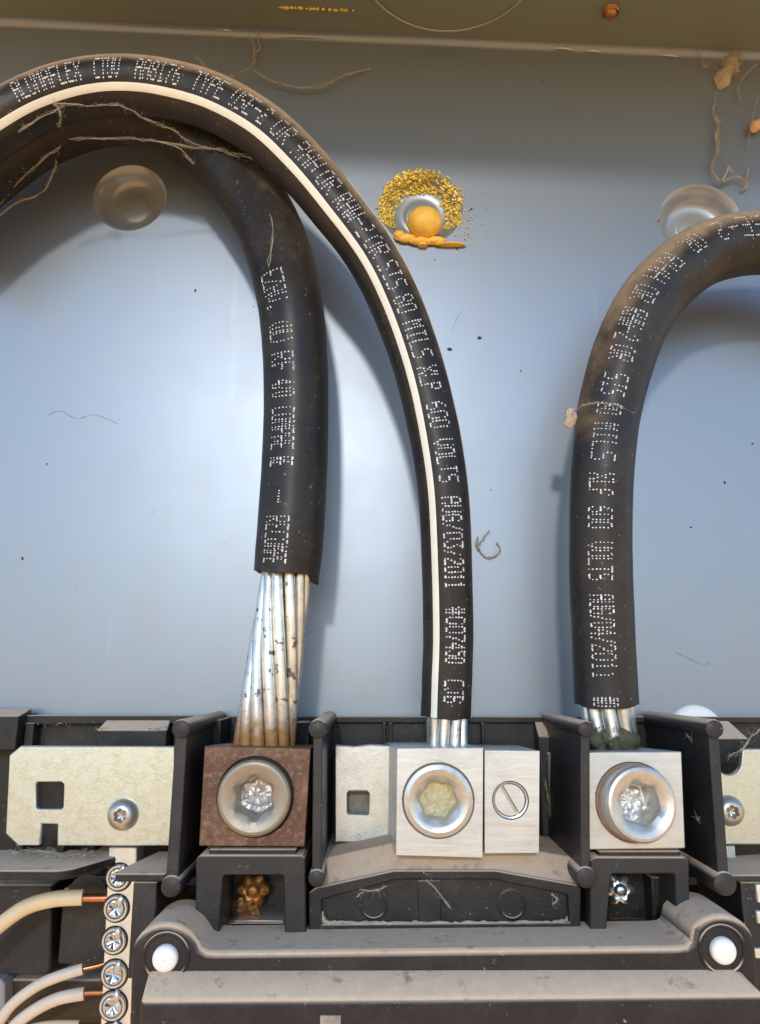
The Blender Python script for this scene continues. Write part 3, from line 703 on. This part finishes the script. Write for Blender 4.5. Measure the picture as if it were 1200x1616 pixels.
def wire(lab, rows, rpx, cop, rc, mat, nm="white_wire"):
    a = catmull([Vector(r) for r in rows], 6); p = [P(*v) for v in a]
    t = thing(nm, lab, "wire", p[-1], "thin wires joining the neutral bar")
    g = G(); g.tube(p, [prad(rpx, q) for q in p], 20); make("insulation", g, mat, t, smooth=50)
    g = G(); g.tube([P(*v) for v in catmull([Vector(r) for r in cop], 4)], prad(rc, p[-1]), 14); make("conductor", g, COPPER, t, smooth=50)
wire("thickest cream wire with a bare copper end, uppermost of those on the neutral bar", [(-60, 1530, 150), (-20, 1480, 155), (0, 1460, 158), (40, 1432, 158), (85, 1419, 156), (131, 1416, 150)], 12, [(126, 1417, 150), (150, 1417, 145), (178, 1417, 140)], 6, WIREW2)
wire("thin off-white wire second from the top on the neutral bar, copper end bent upward", [(-20, 1650, 150), (0, 1612, 152), (22, 1583, 155), (60, 1555, 156), (95, 1540, 155), (131, 1529, 150)], 8.5, [(126, 1530, 150), (150, 1525, 147), (178, 1517, 142)], 3, WIREW)
wire("off-white wire third from the top on the neutral bar, straight copper end", [(0, 1650, 150), (24, 1618, 152), (55, 1594, 155), (92, 1576, 155), (133, 1568, 150)], 9.5, [(128, 1567, 150), (150, 1566, 145), (172, 1566, 140)], 4, WIREW)
wire("lowest cream wire on the neutral bar, cut by the bottom edge of the photo", [(0, 1660, 150), (35, 1632, 152), (75, 1621, 155), (124, 1620, 150)], 9, [(118, 1620, 150), (145, 1620, 145), (172, 1620, 140)], 5, WIREW2)
t = thing("branch_breaker", "dark breaker block with rounded corner behind the thin wires, at the left edge", "breaker", P(0, 1540, 20), "breaker blocks behind the thin wires")
g = G(); g.prism([(-120, 1396), (82, 1396), (80, 1525), (77, 1534), (70, 1539), (-120, 1541)], 20, 92); make("housing", g, GREYP, t, 3)
t = thing("branch_breaker", "dark breaker block between the left breaker and the neutral bar", "breaker", P(130, 1540, 20), "breaker blocks behind the thin wires")
g = G(); g.pbox(95, 1402, 172, 1522, 20, 90); make("housing", g, GREYP, t, 3)
g = G(); c = P(138, 1412, 90); g.rings(c, Vector((0, -1, 0)), [(26, -2), (26, 1.5), (24, 2), (.5, 2)], 36, False); make("round_cap", g, GREYP, t, smooth=40)
t = thing("branch_breaker", "brownish dark breaker block at the bottom left corner under the wires", "breaker", P(60, 1620, 20), "breaker blocks behind the thin wires")
g = G(); g.pbox(8, 1546, 165, 1720, 20, 88); make("housing", g, plastic("brown_black_plastic", (.035, .028, .022), fil=.05), t, 3)
g = G(); g.prism([(-120, 1545), (2, 1545), (8, 1553), (8, 1602), (-120, 1606)], 60, 110); make("grey_tab", g, simple("pale_grey_plastic", (.25, .25, .25), .5), t, 2)
t = thing("neutral_bar", "second terminal bar with only three pale slivers showing at the right edge", "terminal bar", P(1200, 1600, 120))
for (a, b) in ((1396, 1425), (1438, 1458), (1497, 1513)):
    g = G(); g.pbox(1195 if a < 1490 else 1190, a, 1260, b, 230, 241); make("lug_edge", g, BARM, t, 1.5)

# ------------------------------------------------------------------ breaker cover
cov = thing("breaker_cover", "dark main breaker cover with thick tan dust and a white pin in each ear", "breaker cover", P(600, 1616, 300))
def arc(cx, cy, r, a0, a1, n=10, ry=None): return [(cx+r*math.cos(math.radians(a0+(a1-a0)*k/n)), cy-(ry or r)*math.sin(math.radians(a0+(a1-a0)*k/n))) for k in range(n+1)]
out_ = [(205, 1700), (210, 1600)]+arc(262, 1513, 50, 175, 40, 14)+[(308, 1492), (314, 1502), (326, 1508), (345, 1509), (700, 1505), (1070, 1501), (1086, 1499), (1096, 1491)]+arc(1139, 1500, 50, 140, 5, 14)+[(1196, 1560), (1206, 1700)]
g = G(); fr = [P(x, y, 300) for x, y in out_]
def offs(pts, d, keep=lambda p: False):
    o = []; n = len(pts)
    for i, p in enumerate(pts):
        a = pts[(i+1) % n]-pts[i-1]; nn_ = Vector((-a.z, 0, a.x)).normalized()
        o.append(p.copy() if keep(p) else p+nn_*d)
    return o
def loft3(g, secs):
    n = len(secs[0]); vs = [p for q in secs for p in q]; m_ = len(secs)
    fs = [tuple(range(n)), tuple(range((m_-1)*n, m_*n))[::-1]]+[(j*n+i, (j+1)*n+i, (j+1)*n+(i+1) % n, j*n+(i+1) % n) for j in range(m_-1) for i in range(n)]
    return g.add(vs, fs)
mid = [Vector((p.x, -296, p.z)) for p in offs(fr, 4)]
loft3(g, [fr, mid, [Vector((p.x, -205, p.z)) for p in mid]]); make("upper_step", g, COVERP, cov, 2.5, segs=2)
rim = out_[2:-2]
for (cx, cy, side) in ((262, 1511, 'l'), (1140, 1499, 'r')):
    c = P(cx, cy, 300); R = pr(20, cx, cy, 300)
    g = G(); g.rings(c, Vector((0, -1, 0)), [(R, -8), (R, 3), (R*.97, 5), (R*.88, 7), (R*.6, 8.5), (.4, 9)], 40, False)
    make("pin", g, WHITEP, cov, smooth=50)
    g = G(); g.rings(c, Vector((0, -1, 0)), [(R*1.9, -2), (R*1.9, 1), (R*1.84, 2), (R*1.7, 2), (R*1.6, .6)], 48, False); make("ear_ring", g, COVERP, cov, smooth=40)
g = G()                                             # sloping dusty face, then the vertical front
a = [P(234, 1533, 301), P(1166, 1531, 301)]; b = [P(221, 1581, 327), P(1212, 1571, 327)]; c_ = [P(214, 1760, 329), P(1220, 1760, 329)]; d_ = [P(205, 1760, 301), P(1200, 1760, 301)]
for q in (c_[0], d_[0]): q.x = b[0].x
for q in (c_[1], d_[1]): q.x = b[1].x
a2 = [Vector((a[0].x, -240, a[0].z)), Vector((a[1].x, -240, a[1].z))]
vs = [a[0], a[1], b[1], b[0], c_[1], c_[0], Vector((c_[1].x, -240, c_[1].z)), Vector((c_[0].x, -240, c_[0].z)), a2[1], a2[0]]
g.add(vs, [(0, 1, 2, 3), (3, 2, 4, 5), (5, 4, 6, 7), (9, 8, 1, 0), (0, 3, 5, 7, 9), (1, 8, 6, 4, 2), (7, 6, 8, 9)])
make("front_face", g, COVERP, cov, 5, segs=3)
g = G(); fx = P(450, 1605, 376); g.pbox(505, 1603, 538, 1640, 322, 329.6); make("small_label", g, simple("worn_tan_mark", (.30, .27, .23), .7, 0, 300, .3), cov, 1)

# ------------------------------------------------------------------ foam, granules, nests, webs
t = thing("foam_blob", "bright yellow foam ball on a flat yellow lip, in the middle dished boss", "foam")
WORLD[t.name] = Vector((0, 0, 0)); t.location = (0, 0, 0)
g = G(); g.ball(P(670, 352, 10), 30, 4, (1, .9, .95), .06); make("ball", g, FOAM, t, smooth=80)
g = G()
for (x, y, rx, rz) in ((642, 376, 18, 8), (665, 381, 22, 7), (688, 380, 17, 7), (630, 371, 10, 8), (712, 386, 26, 2.6), (667, 387, 8, 5)):
    g.ball(P(x, y, 6), 1, 3, (rx, 8, rz), .25)
zl_ = P(665, 388.5, 6).z
for v in g.v:
    if v.z < zl_: v.z = zl_+(v.z-zl_)*.12
make("lip", g, FOAM, t, smooth=80)
g = G(); rnd = random.Random(5); dc, dr = dish[1]; dR = prad(dr, dc); k = 0
DP = [(1.3, 0), (1, 0), (.95, 3), (.9, 7), (.84, 14), (.78, 22), (.72, 27), (.64, 30), (.5, 31)]
while k < 1300:
    a = rnd.uniform(-.75, math.pi+.5); f = rnd.triangular(.60, 1.06, .86)
    if math.sin(a) < -.5 or (math.cos(a) > .3 and rnd.random() < .45*(f > .8)): continue
    for (f1, d1), (f2, d2) in zip(DP, DP[1:]):
        if f1 >= f >= f2: dep = d1+(d2-d1)*(f1-f)/(f1-f2)
    g.ball(Vector((dc.x+dR*f*math.cos(a), dep-1.2, dc.z+dR*f*math.sin(a))), rnd.choice((.8, 1.2, 1.6, 2.2, 3.4)), 1, (1, .7, 1), jit=.9); k += 1
for _ in range(60):
    g.ball(P(rnd.gauss(735, 14), rnd.gauss(355, 22), 1.5), rnd.choice((.7, 1, 1.5)), 1)
make("golden_granules", g, GOLD, None, smooth=60, label="ring of golden granules crusting the middle dished boss round the foam ball", cat="granules", kind="stuff")
g = G()
for _ in range(70):
    x = rnd.uniform(440, 560); y = rnd.gauss(8, 6)
    p = P(x, y, 0); q = P(x, y, 60); g.ball(Vector((q.x, q.y, ztop(q.x)-1)), rnd.choice((1.2, 1.8, 3.2)), 1, jit=.8)
make("golden_granules", g, GOLD, None, smooth=60, label="sprinkle of golden granules stuck under the top wall", cat="granules", kind="stuff")
g = G(); q = P(966, 4, 84); p0 = Vector((q.x, q.y, ztop(q.x)+30)); p2 = P(964, 26, 84)
g.tube([p0, p0.lerp(p2, .6), p0.lerp(p2, .85), p0.lerp(p2, .96), p2], [12.5, 12.5, 11.5, 8, 3], 20)
for k in range(9): q = p0.lerp(p2, .1+k*.09); g.tube([q, q+Vector((0, 0, -1.6)), q+Vector((0, 0, -3.2))], [12.8, 14.2, 12.8], 20, False)
make("rusty_bolt", g, rusty("dark_rust_gold_glints", (.20, .07, .02), (.42, .20, .06), (.85, .60, .28), .3, .5), None, smooth=50, label="short rusty threaded bolt poking down through the top wall", cat="bolt")  # real rust tones plus golden highlights put into the colour
# nests and clumps
def clump(pts, lab, mat=DUSTM, name="dust_clump", cat="dust clump"):
    g = G()
    for (x, y, h, r) in pts:
        g.ball(P(x, y, h), r, 3, (1, .6, 1), .5)
    return g
g = G(); c = P(1147, 114, 0); gn = lambda a: (1+.55*math.cos(2*(a-1.15))+.45*noise.noise(Vector((math.cos(a)*1.3, math.sin(a)*1.3, 4.)))+.16*noise.noise(Vector((math.cos(a)*6, math.sin(a)*6, 1.)))+.10*noise.noise(Vector((math.cos(a)*17, math.sin(a)*17, 1.))))
g.rings(Vector((c.x, 0, c.z)), Vector((0, -1, 0)), [(25*f, 1+13*(1-f**2.2), gn) for f in (1, .96, .9, .82, .73, .64, .55, .46, .37, .28, .19, .1, .02)], 110, False)
for i in range(len(g.v)):
    v = g.v[i]; v.y += -2.2*noise.noise(v*.12)-1.2*noise.noise(v*.4)-.6
rnd = random.Random(2)
for _ in range(70):
    a = rnd.uniform(0, 6.283); q = Vector((c.x, -4, c.z))+Vector((math.cos(a), 0, math.sin(a)))*22*gn(a)*rnd.uniform(.7, 1); d = Vector((math.cos(a)+rnd.gauss(0, .6), -abs(rnd.gauss(0, .5)), math.sin(a)+rnd.gauss(0, .6)))*rnd.uniform(4, 13)
    g.tube([q, q+d*.5+Vector((rnd.gauss(0, 1), 0, rnd.gauss(0, 1))), q+d], [.6, .4, .15], 3, False)
make("mud_nest", g, DUSTM, None, smooth=80, label="tan mud nest hanging in the upper right corner", cat="nest")
g = clump([(1194, 198, 14, 10), (1190, 204, 14, 7), (1200, 194, 14, 8)], ''); make("mud_nest", g, FOAM if 0 else simple("orange_clay", (.62, .33, .16), .6, 0, 200, .2), None, smooth=80, label="small orange bead of clay on the wall at the right edge", cat="nest")
g = clump([(901, 652, 166, 8), (903, 662, 166, 9), (899, 668, 166, 7)], ''); make("dust_clump", g, simple("pale_clay", (.50, .42, .33), .9, 0, 300, .2), None, smooth=80, label="pale clay crumb stuck on the left side of the bent cable", cat="crumb")
def web(rows, rad, fuzz, seedv, jit=3, step=5):
    rnd = random.Random(seedv); g = G()
    for row in rows:
        a = catmull([Vector(r) for r in row], step); p = [P(*v) for v in a]
        p0_ = p
        for rep in range(4 if fuzz else 1):
            sd = rnd.uniform(0, 99); am = (jit*1.6 if rep else jit*.7)
            p = [q+Vector([am*noise.noise(Vector((i_*.55, sd, c_*7.3)))+rnd.gauss(0, jit*.12) for c_ in range(3)]) for i_, q in enumerate(p0_)]
            g.tube(p, [max(.1, rad*(.42 if rep == 0 else .24)*rnd.uniform(.3, 1.8)) for _ in p], 5)
        for q in p:
            for _ in range(fuzz):
                d = Vector([rnd.gauss(0, 1) for _ in range(3)]).normalized()*rnd.uniform(2, 11)
                m_ = q+d*.5+Vector([rnd.gauss(0, 1.5) for _ in range(3)]); g.tube([q, m_, q+d], [.16, .13, .06], 3, False)
    return g
def addweb(lab, *a, kind=None, **k): make("cobweb", web(*a, **k), WEB, None, smooth=60, label=lab, cat="cobweb", kind=kind)
addweb("dusty cobweb strands slung under the striped cable's arch, over the thick cable",
       [[(85, 162, 222), (150, 167, 226), (190, 166, 224), (230, 188, 200), (275, 205, 180), (300, 225, 160), (360, 240, 155), (400, 250, 160)], [(110, 219, 138), (200, 218, 138), (240, 222, 136), (280, 232, 140), (305, 258, 142)], [(85, 162, 222), (96, 180, 220), (92, 200, 190)], [(236, 220, 136), (300, 232, 144), (345, 236, 158), (380, 250, 156)], [(360, 240, 155), (375, 255, 155), (398, 300, 165), (430, 350, 180), (425, 420, 195)], [(430, 260, 200), (400, 250, 168)], [(30, 205, 205), (85, 175, 215), (100, 165, 222)]], 1.1, 2, 3)
addweb("grey cobweb stretched across the panel at the left edge below the cable arch",
       [[(0, 318, 60), (20, 298, 70), (60, 258, 110), (95, 232, 130)], [(0, 340, 50), (30, 318, 60), (70, 300, 60), (90, 255, 90)], [(0, 305, 60), (24, 290, 75)], [(0, 322, 60), (15, 302, 70)]], 1.3, 3, 4)
addweb("brown dusty cobweb on the wall above the striped cable",
       [[(398, 60, 12), (402, 85, 12), (398, 105, 20), (370, 118, 40), (345, 128, 120)], [(400, 110, 20), (430, 128, 16), (470, 138, 14), (510, 136, 14), (545, 118, 10), (585, 108, 4)], [(310, 90, 60), (320, 100, 100), (335, 120, 150)], [(398, 90, 12), (410, 75, 10), (405, 50, 10)], [(440, 130, 14), (480, 140, 14), (500, 134, 14)]], 1.3, 3, 5)
addweb("knotted brown cobweb cord hanging from the mud nest at the right",
       [[(1130, 150, 10), (1126, 175, 12), (1134, 200, 12), (1133, 225, 12), (1130, 245, 12), (1124, 262, 12), (1130, 278, 14), (1140, 285, 14), (1150, 262, 14)], [(1140, 285, 14), (1165, 280, 12), (1180, 292, 10), (1172, 300, 8)], [(1150, 262, 14), (1158, 276, 14)], [(1136, 190, 10), (1130, 215, 14), (1136, 240, 12)], [(1182, 265, 10), (1178, 282, 10)]], 2.2, 3, 6, jit=3)
addweb("fine cobweb threads round the mud nest in the upper right corner",
       [[(1100, 75, 8), (1112, 105, 10), (1120, 100, 12)], [(1140, 40, 30), (1146, 60, 20), (1160, 75, 14)], [(1166, 60, 20), (1168, 75, 14), (1172, 90, 10)], [(1196, 100, 10), (1180, 115, 12), (1165, 140, 10), (1170, 160, 6)], [(1196, 150, 8), (1185, 200, 10), (1180, 235, 6)]], .7, 2, 8)
addweb("wisps of cobweb on the right edge above the pale bracket", [[(1152, 1192, 175), (1170, 1184, 178), (1185, 1165, 170), (1200, 1150, 165)]], 1.2, 3, 9, jit=2)
addweb("thin dusty thread wound across the bent cable beside the clay crumb", [[(903, 655, 172), (915, 642, 205), (935, 636, 214), (950, 636, 216), (975, 640, 214), (1000, 652, 200)]], .9, 1, 10, jit=2)
addweb("curl of grey lint on the blue wall right of the striped cable", [[(772, 838, 2), (762, 852, 3), (755, 865, 3), (768, 880, 3), (782, 878, 3), (790, 868, 3), (784, 858, 2)], [(755, 848, 3), (752, 862, 3), (756, 868, 3)]], 1.5, 2, 11, jit=2)
addweb("cobweb remnants in the dark slot right of the right lug", [[(1085, 1160, 200), (1097, 1180, 190), (1100, 1230, 180), (1105, 1290, 190)], [(1100, 1290, 200), (1108, 1300, 200)], [(860, 1230, 75), (866, 1260, 75), (870, 1290, 75)], [(890, 1225, 120), (905, 1230, 180), (918, 1255, 200)]], .8, 2, 12, kind='stuff')
addweb("scrape of dust and lint on the front of the black centre hood", [[(668, 1375, 226), (675, 1390, 222), (690, 1405, 222), (711, 1434, 222)], [(672, 1378, 226), (680, 1388, 224)], [(560, 1402, 222), (590, 1406, 222), (610, 1398, 222)], [(870, 1410, 221), (880, 1420, 221), (872, 1428, 221)], [(565, 1415, 222), (575, 1405, 222)]], 1.0, 2, 13, jit=1.5, kind='stuff')
addweb("lint caught under the left bracket above the ledge", [[(20, 1348, 150), (45, 1342, 160), (80, 1346, 160), (110, 1350, 160), (150, 1345, 150)]], .9, 4, 14)
# dust ridges in the hood corners, specks on the wall
rnd = random.Random(21)
def ridge(rows, rad, lab):
    a = catmull([Vector(q) for q in rows], 16); g = G()
    g.tube([P(*v)+Vector((0, rnd.gauss(0, .3), rnd.gauss(0, .5))) for v in a], [rad*(.55+.6*abs(noise.noise(v*.07))+.3*rnd.random()) for v in a], 6)
    make("dust_ridge", g, DUSTM, None, smooth=80, label=lab, cat="dust", kind="stuff")
ridge([(509, 1440, 222), (511, 1451, 222), (522, 1455.5, 222), (600, 1456.5, 222), (700, 1456.5, 222), (800, 1456.5, 222), (882, 1455, 222), (895, 1447, 222)], 2.6, "tan dust packed along the inner bottom edge of the black hood")
ridge([(540, 1470, 229), (600, 1470, 230), (690, 1469, 229), (780, 1469, 230), (860, 1468, 229), (905, 1467, 229)], 2.2, "broken line of tan dust along the foot of the black hood")
g = G()
for _ in range(22):
    x, y = rnd.uniform(20, 1180), rnd.uniform(100, 1110); g.ball(P(x, y, .6), rnd.choice((.7, 1, 1.4, 2.2)), 1, (1, .4, 1.3), .8)
for x, y, q in ((757, 533, 3.4), (710, 551, 3.6), (721, 392, 2.4), (744, 330, 2.2), (1188, 700, 1.8), (1091, 832, 1.8)): g.ball(P(x, y, .8), q, 2, (1, .4, .7), .8)
make("dirt_speck", g, simple("brown_black_dirt", (.07, .055, .045), .9), None, smooth=80, label="tiny dark specks of dirt stuck on the blue-grey wall", cat="dirt", kind="stuff")
addweb("faint curved hair lying on the wall left of the thick cable", [[(75, 655, 1), (95, 648, 1.5), (120, 660, 1), (150, 655, 1.5), (185, 668, 1)]], .5, 0, 31, jit=1)
addweb("short bent hair on the wall low beside the right edge", [[(1068, 1030, 1), (1090, 1040, 1.5), (1112, 1050, 1), (1122, 1046, 1.5)]], .7, 0, 32, jit=1)
addweb("thin stiff hair on the wall between the striped and bent cables", [[(715, 520, 1), (722, 500, 2), (728, 492, 1)]], .6, 0, 33, jit=1)
# fluff along the black rim and ledges
g = G(); rnd = random.Random(9)
def fluff(x0, y0, x1, y1, h0, h1, n_, s_=1.0):
    for _ in range(n_):
        f = rnd.random(); p = P(x0+(x1-x0)*f, y0+(y1-y0)*f, h0+(h1-h0)*rnd.random())
        if rnd.random() < .5: g.ball(p, rnd.uniform(.6, 2.0)*s_, 1, (1.3, 1, .6), .6)
        else:
            d = Vector([rnd.gauss(0, 1), -abs(rnd.gauss(0, .7)), rnd.gauss(0, .6)]).normalized()*rnd.uniform(2, 9)*s_
            g.tube([p, p+d*.5+Vector((rnd.gauss(0, 1), 0, rnd.gauss(0, 1))), p+d], [.4, .3, .15], 3, False)
fluff(35, 1143, 152, 1140, 18, 36, 90, .9); fluff(152, 1150, 262, 1150, 30, 60, 90); fluff(850, 1160, 920, 1160, 30, 58, 40); fluff(1062, 1162, 1180, 1164, 30, 68, 70)
fluff(508, 1461, 895, 1457, 219, 224, 260, .8); fluff(490, 1478, 915, 1474, 228, 232, 160, .8); fluff(0, 1352, 150, 1350, 120, 200, 60); fluff(330, 1498, 1060, 1492, 240, 290, 120, .7)
make("lint", g, DUSTM, None, smooth=60, label="loose lint and crumbs of dust caught along the black plastic edges", cat="lint", kind="stuff")
